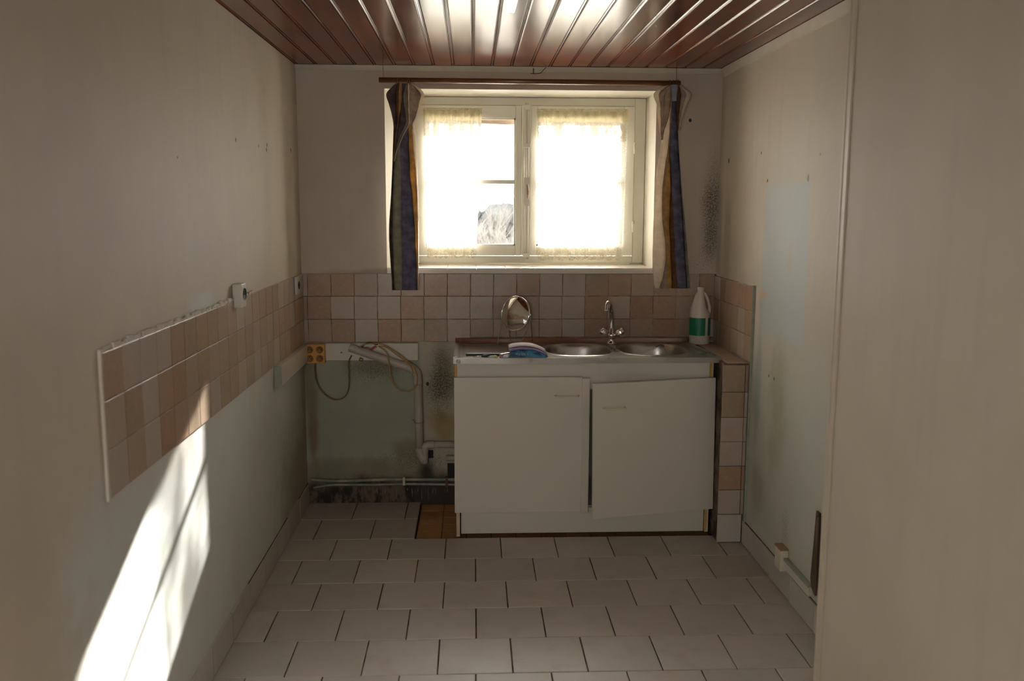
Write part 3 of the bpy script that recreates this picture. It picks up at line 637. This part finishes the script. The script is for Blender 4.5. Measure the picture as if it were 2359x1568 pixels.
# worktop with two bowls pressed in
def smooth(a, b_, x):
    t_ = max(0, min(1, (x-a)/(b_-a))); return t_*t_*(3-2*t_)
ZT = .847; SXL, SXF, SXB = .765, 1.985, 1.948; SY0 = -.545
def sink_h(x, y):
    z = ZT-.006
    d = min(x-SXL, (SXF+(SXB-SXF)*(y-SY0)/(-SY0))-x, y-SY0, -y+.0)
    z += .006*(1-smooth(.018, .032, min(d, y-SY0)))
    for (cx, rx) in ((1.362, .158), (1.722, .160)):
        q = (abs((x-cx)/rx)**2.8+abs((y+.262)/.178)**2.8)**(1/2.8)
        q2 = q; z += .004*math.exp(-((q2-1.06)/.04)**2); z -= .15*(1-smooth(.80, 1.0, q))
    if x < 1.19:
        q = max(abs((x-.985)/.185), abs((y+.27)/.20)); z -= .005*(1-smooth(.93, 1.0, q))
        if q < .93: z += .0022*(.5+.5*math.cos((y+.27)*2*math.pi/.045))*(1-smooth(.8, .93, q))
    if y > -.03: z += .018*smooth(-.03, -.018, y)
    return z
sk = empty('kitchen_sink', (1.37, -.27, .82), 'stainless steel double bowl sink top with left drainer on white cabinet', 'sink')
nx, ny = 250, 110; rows = []
for j in range(ny+1):
    y = SY0+(-.0085-SY0)*j/ny; xr = SXF+(SXB-SXF)*(y-SY0)/(-SY0)
    rows.append([(SXL+(xr-SXL)*i/nx, y, sink_h(SXL+(xr-SXL)*i/nx, y)) for i in range(nx+1)])
b = MB().sheet(rows)
def skirt(edge, dz):
    bot = [(p[0], p[1], .822) for p in edge]; b.sheet([edge, bot], 0, False)
skirt(rows[0], 0); skirt([r[0] for r in rows], 0); skirt([r[-1] for r in rows], 0)
so_ = b.build('sink_top', m_steel, sk, False)
for cx in (1.362, 1.722): MB().lathe([(.001, .6935), (.028, .6935), (.034, .697), (.038, .6955)], Matrix.Translation((cx, -.262, .004)), 24).build('drain', m_chrome, sk)
MB().lathe([(.0005, .012), (.005, .011), (.009, .007), (.0105, 0)], Matrix.Translation(at(1056, 832, 1, SY0)) @ Matrix.Rotation(math.pi/2, 4, 'X'), 16).build('round_cap', m_plast, sk)
# tap
TX, TY, TZ = at(1408, 785, 1, -.07).x, -.07, ZT-.006
tap = empty('mixer_tap', (TX, TY, TZ), 'chrome mixer tap with swan neck spout and two ribbed knobs', 'tap')
MB().lathe([(.001, .0), (.026, .0), (.026, .005), (.02, .01), (.018, .03), (.022, .036), (.022, .05), (.014, .06), (.0125, .078), (.001, .08)], Matrix.Translation((TX, TY, TZ)), 20).build('body', m_chrome, tap)
sp = crom([(TX, TY, TZ+.06), (TX, TY, TZ+.12), (TX-.006, TY-.012, TZ+.17), (TX-.016, TY-.035, TZ+.205), (TX-.028, TY-.062, TZ+.217), (TX-.037, TY-.082, TZ+.205), (TX-.041, TY-.092, TZ+.178)], 8)
MB().tube(sp, [.0115-.002*i/len(sp) for i in range(len(sp))], 14).build('spout', m_chrome, tap)
MB().tube([sp[-1]+Vector((0, 0, .004)), sp[-1]-Vector((0, 0, .004))], .0115, 14).build('spout_tip', m_chrome, tap)
for s in (-1, 1):
    d = Vector((s*.85, -.28, .60)).normalized(); c = Vector((TX, TY, TZ+.030)); M = Matrix.Translation(c) @ d.to_track_quat('Z', 'Y').to_matrix().to_4x4()
    b = MB(); vs = []; pf = [(.010, .010), (.010, .032), (.0175, .034), (.0205, .040), (.0195, .072), (.014, .076), (.001, .077)]; n = 48
    for r, z in pf:
        for j in range(n):
            w = 2*math.pi*j/n; rr = r*(1-(.10*(.5+.5*math.cos(w*8)) if .035 < z < .074 else 0)); vs.append(M @ Vector((rr*math.cos(w), rr*math.sin(w), z)))
    b.add(vs, [(i*n+j, i*n+(j+1) % n, (i+1)*n+(j+1) % n, (i+1)*n+j) for i in range(len(pf)-1) for j in range(n)], 0, True); b.build('knob', m_chrome, tap)
# bottle
bo = empty('bleach_bottle', (1.996, -.082, .8415), 'white plastic jug with green label on the ledge in the corner', 'bottle')
BM = Matrix.Translation(bo.location)
b = MB(); pf = [(.001, 0), (.046, 0), (.051, .006), (.0515, .155), (.0505, .165), (.047, .185), (.036, .222), (.024, .252), (.0165, .266), (.0155, .272)]
n = 36; vs = []
for r, z in pf:
    for j in range(n):
        w = 2*math.pi*j/n; x, y = r*math.cos(w), r*math.sin(w)*.92
        if x > 0 and .15 < z < .262: x *= 1-.42*smooth(.15, .19, z)*(1-smooth(.245, .264, z))
        vs.append(BM @ Vector((x, y, z)))
b.add(vs, [(i*n+j, i*n+(j+1) % n, (i+1)*n+(j+1) % n, (i+1)*n+j) for i in range(len(pf)-1) for j in range(n)], 0, True)
b.build('body', m_bottle, bo)
b = MB(); b.tube(crom([BM @ Vector(p) for p in ((.010, 0, .262), (.024, 0, .250), (.036, 0, .225), (.0455, 0, .192), (.047, 0, .165), (.043, 0, .150))], 6), [.008]*31, 12); b.build('handle', m_bottle, bo)
MB().lathe([(.0165, .262), (.0172, .264), (.0172, .284), (.015, .287), (.001, .287)], BM, 24).build('cap', m_bottle, bo)
def wrap(a0, a1, z0, z1, m, r=.0522, nm='label'):
    k = 14; rows = [[BM @ Vector((r*math.cos(a0+(a1-a0)*i/k), r*math.sin(a0+(a1-a0)*i/k)*.92, z)) for i in range(k+1)] for z in (z0, z1)]
    return MB().sheet(rows).build(nm, m, bo, False)
R_ = math.radians; lb = wrap(R_(178), R_(290), .046, .135, m_label); tag(lb, 'green label'); wrap(R_(308), R_(385), .046, .135, m_label)
# shaving mirror
mc = at(1187, 722, 1, -.17); mb_ = empty('shaving_mirror', (mc.x, -.17, ZT), 'round chrome shaving mirror tilted on thin wire stand on the sink top', 'mirror')
vd = (mc-CAM).normalized(); nrm = (-vd*.80+(RGT*-.97+UPV*.16)*.60).normalized(); MM = Matrix.Translation(mc) @ nrm.to_track_quat('Z', 'Y').to_matrix().to_4x4()
R0 = .082
MB().lathe([(.0001+R0*a/14, .021*(1-(a/14)**2)) for a in range(15)], MM, 64).build('convex_face', m_chrome, mb_)
b = MB(); b.tube([MM @ Vector((math.cos(a)*(R0+.001), math.sin(a)*(R0+.001), -.001)) for a in [2*math.pi*i/48 for i in range(49)]], .0042, 8, cap=False); b.build('rim', m_chrome, mb_)
MB().lathe([(R0, -.001), (R0*.98, -.012), (R0*.5, -.018), (.001, -.019)], MM, 40).build('back_shell', m_chrome, mb_)
ax = (nrm.cross(Vector((0, 0, 1)))).normalized(); 
if ax.x < 0: ax = -ax
pL, pR = mc-ax*(R0+.008), mc+ax*(R0+.008)
for p, s in ((pL, -1), (pR, 1)): MB().tube([p-ax*s*.006, p+ax*s*.006], .005, 10).build('pivot', m_chrome, mb_)
zf_ = ZT+.001
fl, fr_ = at(1145, 793, 2, zf_), at(1226, 790, 2, zf_); fb = Vector((mc.x, -.06, zf_)); ff = Vector((mc.x+.0, -.26, zf_))
b = MB(); b.tube(crom([pL, pL+Vector((.0, -.01, -.05)), fl+Vector((.004, 0, .02)), fl]), .0018, 6); b.tube(crom([pR, pR+Vector((-.006, -.01, -.05)), ff+Vector((.02, 0, .02)), ff]), .0018, 6)
b.tube(crom([pR, pR+Vector((.006, .01, -.05)), fr_+Vector((0, 0, .02)), fr_]), .0018, 6); b.tube(crom([mc+Vector((-.03, .03, -.05)), Vector((mc.x-.02, -.08, zf_+.02)), fb]), .0018, 6)
b.tube(crom([fl, (fl+ff)/2+Vector((0, -.02, 0)), ff, (ff+fr_)/2, fr_, fb, fl]), .0018, 6); b.build('wire_stand', m_dullm, mb_)
# notebook folded back on itself, at the front edge of the drainer
NBY = -.535
def NX(px): return at(px, 815, 1, NBY).x
nb = empty('notebook', (NX(1215), -.45, ZT), 'curled notebook with white pages and blue cover on the sink edge', 'notebook')
y0n, y1n = -.538, -.36
arch = lambda u, lift, th: Vector((NX(1174)+(NX(1262)-NX(1174))*u, 0, ZT+.004+lift*(max(0, 1-(abs(u-.38)/.66)**2.3))+th))
def curve_sheet(name, lift, th, m, ya, yb_, u0__=0., u1__=1.):
    n = 24; rr = []
    for y in (ya, yb_): rr.append([arch(u0__+(u1__-u0__)*i/n, lift, th)+Vector((0, y, 0)) for i in range(n+1)])
    o = MB().sheet(rr).build(name, m, nb, False); s = o.modifiers.new('s', 'SOLIDIFY'); s.thickness = .003; return o
curve_sheet('pages', .036, .005, m_paper, y0n+.075, y1n)
curve_sheet('page_edge', .033, .0, m_purple, y0n+.03, y1n-.02)
curve_sheet('cover', .029, -.001, m_cover, y0n, y1n-.03)
b = MB(); n = 20; poly = [(arch(i/n, .0275, -.003).x, arch(i/n, .0275, -.003).z) for i in range(1, n)]
b.prism([(NX(1176), ZT+.003)]+poly+[(NX(1258), ZT+.003)], y0n+.002, y0n+.01, 1); tag(b.build('front_flap', m_cover, nb), 'dark blue printed cover flap')
for k, (u, w) in enumerate(((.16, .05), (.24, .03), (.30, .12), (.45, .04))): MB().box((NX(1174)+(NX(1262)-NX(1174))*u, y0n+.0005, ZT+.014), (NX(1174)+(NX(1262)-NX(1174))*(u+w), y0n+.0018, ZT+.021)).build('cover_print', plain('pale_print', (.18, .30, .36), .4), nb)
MB().box((NX(1171), y0n-.002, ZT), (NX(1260), y1n, ZT+.003), 0, .001).build('bottom_cover', plain('grey_card', (.33, .29, .29), .6), nb)
# knife across the notebook, small things beside it
kn = empty('knife', (NX(1110), -.50, ZT), 'long black handled steel knife lying in front of the notebook', 'knife')
MB().box((NX(1073), -.503, ZT+.002), (NX(1152), -.482, ZT+.016), 0, .004).build('handle', m_black, kn)
b = MB(); n = 16; up = []; lo = []
for i in range(n+1):
    u = i/n; x = NX(1150)+(NX(1228)-NX(1150))*u; zc = ZT+.012+.014*math.sin(min(1, u*1.2)*math.pi*.5)
    up.append(Vector((x, -.486, zc+.004))); lo.append(Vector((x, -.486-.045*max(.02, (1-u**3)), zc-.003)))
b = MB().sheet([up, lo]); o = b.build('blade', m_chrome, kn, False); s = o.modifiers.new('s', 'SOLIDIFY'); s.thickness = .0015
pr = empty('folded_paper', (NX(1164), -.52, ZT), 'small white folded paper beside the blue notebook cover', 'paper')
b = MB().prism([(NX(1157), ZT+.001), (NX(1171), ZT+.001), (NX(1171), ZT+.017), (NX(1161), ZT+.015)], -.535, -.507, 1); b.build('sheet', m_paper, pr)
sc = empty('screwdriver', (NX(1110), -.52, ZT), 'small screwdriver with black handle on the drainer edge', 'screwdriver')
MB().tube([(NX(1090), -.520, ZT+.004), (NX(1110), -.522, ZT+.006)], .0022, 8).build('shaft', m_chrome, sc)
MB().tube([(NX(1109), -.522, ZT+.006), (NX(1114), -.522, ZT+.007), (NX(1126), -.522, ZT+.007), (NX(1131), -.522, ZT+.006)], [.004, .0065, .007, .003], 12).build('handle', m_black, sc)
ci = empty('clip', (NX(1133), -.53, ZT), 'pale green plastic clip with yellow tip beside the screwdriver', 'clip')
MB().tube([(NX(1124), -.530, ZT+.003), (NX(1131), -.530, ZT+.006), (NX(1141), -.528, ZT+.009)], [.002, .004, .002], 10).build('grip', m_ltgr, ci)
MB().prism([(NX(1138), ZT+.001), (NX(1146), ZT+.001), (NX(1145), ZT+.009), (NX(1140), ZT+.012)], -.532, -.524, 1).build('tip', m_yel, ci)
pg = empty('clothes_peg', (NX(1154), -.533, ZT), 'small red brown clothes peg leaning on the folded paper', 'clothes peg')
for s in (0, 1): MB().tube([(NX(1150+s*2), -.538-.004*s, ZT+.003), (NX(1158+s*1.5), -.536-.004*s, ZT+.017)], [.0022, .003], 8).build('jaw', m_peg, pg)

# ---------------------------------------------------------------- left corner fittings
tr = empty('cable_trunking', (.3, 0, .797), 'wide white board trunking below the tiles on the back wall', 'trunking', None)
MB().box((.012, -.028, .752), (.577, -.001, .8395), 0, .003).build('cover', m_plast, tr)
MB().tube([(.192, -.030, .793), (.192, -.0275, .793)], .004, 10).build('screw', m_iron, tr)
tr2 = empty('cable_trunking', (0, -.35, .797), 'short white trunking with green end on the left wall', 'trunking')
MB().box((.001, -.70, .752), (.030, -.03, .8395), 0, .003).build('cover', m_plast, tr2)
tag(MB().box((.001, -.709, .748), (.0325, -.701, .842), 0, .002).build('end_cap', m_green, tr2), 'green painted end')
b = MB(); 
def socket_plate(name, lab, M, w, h, d, body, face, holes, cat='socket', fr=.019, group=None):
    r = empty(name, M.translation, lab, cat, group); b = MB().box((-w/2, -h/2, 0), (w/2, h/2, d), 0, .004); b.v = [tuple(M @ Vector(v)) for v in b.v]; b.build('plate', body, r)
    for (hx, hy) in holes:
        c = MB().lathe([(fr, d+.0022), (fr*.93, d+.0026), (fr*.88, d+.0008), (.0001, d+.0006)], M @ Matrix.Translation((hx, hy, 0)), 28).build('outlet', face, r)
        for (px_, py_) in ((-.007, 0), (.007, 0), (0, .008)):
            MB().lathe([(.0024, d+.0010), (.0022, d+.0030), (.0001, d+.0030)], M @ Matrix.Translation((hx+px_, hy+py_, 0)), 8).build('pin_hole', m_hole, c)
    return r
MX = lambda x, y, z: Matrix.Translation((x, y, z)) @ Matrix(((1, 0, 0), (0, 0, -1), (0, 1, 0))).to_4x4()
socket_plate('power_socket', 'amber four outlet power socket at the left end of the trunking', MX(.0635, -.0285, .792), .102, .096, .035, m_orangep, m_ambd, [(-.024, .021), (.026, .021), (-.024, -.023), (.026, -.023)], 'power socket', .0185)
ML = lambda y, z, x=.001: Matrix.Translation((x, y, z)) @ Matrix(((0, 0, 1), (1, 0, 0), (0, 1, 0))).to_4x4()
socket_plate('wall_socket', 'white surface wall socket on the upper tile edge, middle of left wall', ML(-1.305, 1.205), .065, .085, .034, m_plast, m_hole, [(.006, .004)], 'wall socket', .022)
socket_plate('wall_socket', 'flat white wall socket on the left wall tiles close to the corner', ML(-.205, 1.147, .009), .075, .085, .012, m_plast, m_hole, [(.008, 0)], 'wall socket', .020)
cb1 = empty('power_cable', at(730, 831, 1, -.03), 'thin brown cable hanging in one loop below the amber socket', 'cable')
MB().tube(crom([at(x, y, 1, Y) for x, y, Y in ((727, 829, -.04), (725, 850, -.04), (730, 880, -.04), (745, 905, -.035), (770, 920, -.03), (792, 915, -.03), (803, 895, -.03), (804, 860, -.035), (803, 835, -.04), (810, 818, -.045))]), .0035, 8).build('cord', m_cabled, cb1)
cb2 = empty('power_cable', at(900, 800, 1, -.06), 'yellowed double cable coiled over the sloping white drain pipe', 'cable')
Pc = lambda L: crom([at(x, y, 1, Y) for x, y, Y in L])
MB().tube(Pc(((826, 800, -.09), (840, 793, -.09), (858, 791, -.09), (880, 793, -.09), (905, 806, -.09), (935, 828, -.09), (955, 850, -.09), (961, 875, -.09), (955, 893, -.09), (935, 902, -.09), (915, 895, -.09), (901, 870, -.09), (897, 840, -.09), (890, 812, -.09), (872, 797, -.09))), .0032, 8).build('cord', m_cable, cb2)
MB().tube(Pc(((872, 797, -.095), (890, 800, -.096), (915, 818, -.097), (942, 838, -.097), (952, 860, -.097))), .0028, 8).build('cord', m_cable, cb2)
MB().tube(Pc(((832, 804, -.05), (836, 796, -.055), (850, 790, -.07), (870, 793, -.09))), .004, 8).build('cord', m_hole, cb2)
co = empty('pipe_fitting', at(848, 806, 1, -.04), 'small brass and red copper pipe fitting behind the drain pipe', 'fitting')
MB().tube([at(832, 800, 1, -.035), at(842, 803, 1, -.035)], .008, 12).build('nut', m_brass, co); MB().tube([at(842, 803, 1, -.035), at(853, 806, 1, -.035)], .012, 8).build('nut', m_brass, co)
tag(MB().tube([at(853, 806, 1, -.035), at(867, 797, 1, -.035)], .006, 10).build('stub', m_red, co), 'red copper stub'); MB().tube([at(828, 826, 1, -.03), at(836, 829, 1, -.03)], .009, 10).build('nut', m_brass, co)
dp = empty('drain_pipe', at(963, 1070, 1, -.04), 'dirty white plastic drain pipe bending down the back wall', 'pipe')
A, B, Cc = at(805, 800, 1, -.062), at(950, 849, 1, -.05), at(962, 870, 1, -.045)
pth = [A, A.lerp(B, .5), B.lerp(A, .06)]; MB().tube(pth, .0215, 18, cap=False).build('sloping_tube', m_pipe, dp)
MB().tube([A+(B-A)*-.004, A+(B-A)*.03], [.0195, .0195], 18).build('tube_mouth', m_pipe, dp)
MB().tube(crom([B.lerp(A, .08), B, at(960, 860, 1, -.045), at(963, 885, 1, -.045)], 6), .0235, 18).build('elbow', m_pipe, dp)
MB().tube([at(963, 882, 1, -.045), at(965, 972, 1, -.045), at(967, 1042, 1, -.04)], .0212, 18).build('upright_tube', m_pipe, dp)
MB().tube(crom([at(967, 1030, 1, -.04), at(968, 1044, 1, -.04), at(978, 1060, 1, -.045)], 5), .0235, 18).build('elbow', m_pipe, dp)
MB().tube(crom([at(977, 1066, 1, -.045), at(978, 1040, 1, -.045), at(981, 1026, 1, -.045), at(994, 1024, 1, -.045), at(1000, 1024, 1, -.045)], 6), .020, 16).build('tee', m_pipe, dp)
MB().tube([at(999, 1024, 1, -.045), Vector((.773, -.045, at(1040, 1024, 1, -.045).z))], .0175, 16).build('side_tube', m_pipe, dp)
MB().tube([at(1028, 1055, 1, -.04), Vector((.773, -.04, at(1040, 1055, 1, -.04).z))], .0135, 14).build('side_tube', m_pipe, dp)
c = at(965, 972, 1, -.045); b = MB(); b.tube([c+Vector((.023*math.cos(a), .023*math.sin(a), 0)) for a in [2*math.pi*i/24 for i in range(25)]], .0022, 6, cap=False); b.tube([c+Vector((-.023, .02, 0)), c+Vector((-.034, .04, .003))], .0025, 6); tag(b.build('clamp', m_red, dp), 'rusty red wire clamp')
for zpx, Y, nm, lab in ((1105, -.016, 'upper', 'upper of two painted water pipes along the foot of back wall'), (1115, -.014, 'lower', 'lower of two painted water pipes along the foot of back wall')):
    L = [(716, zpx-1), (760, zpx+2), (800, zpx+2), (860, zpx), (900, zpx-1), (960, zpx-1), (1048, zpx-1)]
    if nm == 'lower': L = [(722, zpx+8), (760, zpx+2), (800, zpx+1), (860, zpx+1), (930, zpx-.5), (1010, zpx), (1048, zpx+1)]
    w = empty('water_pipe', at(880, zpx, 1, Y), lab, 'pipe'); MB().tube(crom([at(x, y, 1, Y) for x, y in L]), .0085 if nm == 'upper' else .0068, 10).build('tube', m_cpipe, w)
    if nm == 'upper':
        MB().box(at(928, 1118, 1, -.03), at(934, 1097, 1, -.002), 0, .001).build('clip', m_cream, w); tag(MB().box(at(1026, 1122, 1, -.028), at(1032, 1096, 1, -.002), 0, .001).build('clip', m_iron, w), 'rusty pipe clip')
MB_h = MB().box(at(1031, 1100, 1, -.006), at(1075, 1066, 1, -.001)); tag(MB_h.build('hole', m_hole, wall_back)); MB().box(at(987, 1055, 1, -.004), at(998, 1036, 1, -.001)).build('hole', m_hole, wall_back)
b = MB()
for i in range(20):
    x = random.uniform(850, 1040); L = random.choice((5, 8, 12, 20, 26)); w = random.uniform(.3, .9)
    b.tube([at(x, 1124, 1, -.004), at(x+random.uniform(-1, 1), 1124+L, 1, -.004)], [.0016*w, .003*w], 6)
tag(b.build('paint_drips', plain('pale_paint_drip', (.34, .28, .22), .6), wall_back), kind='stuff')
# right wall fittings
jb = empty('junction_box', RW(1807, 1280), 'small yellowed junction box on the right wall above the skirting', 'junction box')
zj = RW(1807, 1275)
MB().box((W-.033, zj[1]-.05, zj[2]-.055), (W-.001, zj[1]+.02, zj[2]+.03), 0, .005).build('box', m_cream, jb)
tag(MB().box((W-.035, zj[1]-.052, zj[2]+.030), (W-.001, zj[1]+.022, zj[2]+.037), 0, .002).build('lid', plain('rust_brown_lid', (.33, .20, .11), .6), jb), 'brown stained lid')
t3 = empty('cable_trunking', (W, -1.35, .14), 'white trunking strip above the right wall skirting', 'trunking')
MB().box((W-.018, -1.49, .118), (W-.001, zj[1]-.047, .158), 0, .003).build('cover', m_plast, t3)
MB().box((W-.020, -1.49, .150), (W-.001, zj[1]-.047, .162), 0, .003).build('lip', m_green, t3)
ps = empty('broken_batten', (W, -1.52, .11), 'dark rotten wooden batten leaning by the right wall edge', 'batten')
q = [RW(1886, 1176), RW(1892, 1182), RW(1890, 1230), RW(1882, 1372), RW(1874, 1352), RW(1872, 1330), RW(1881, 1235)]
MB().prism([(p[1], p[2]) for p in q], W-.009, W-.001, 0).build('splintered_wood', m_rot, ps)
q = [RW(1888, 1200), RW(1893, 1190), RW(1886, 1362), RW(1879, 1350)]
MB().prism([(p[1], p[2]) for p in q], W-.013, W-.008, 0).build('splinter', m_rot, ps)
# lamp
lc = at(1174, 24, 2, 2.165)
lp = empty('ceiling_lamp', (lc.x, lc.y, H), 'white tubular lamp end under the middle of the board ceiling', 'lamp')
MB().tube([lc+Vector((-.006, 0, 0)), lc+Vector((-.002, -.35, 0))], .008, 14).build('tube', m_tube, lp); MB().tube([lc+Vector((.010, .0, 0)), lc+Vector((.014, -.35, 0))], .008, 14).build('tube', m_tube, lp)
MB().box(lc+Vector((-.010, -.06, .010)), lc+Vector((.016, -.36, .0315)), 0, .003).build('fitting', m_plast, lp)
bpy.context.view_layer.update()
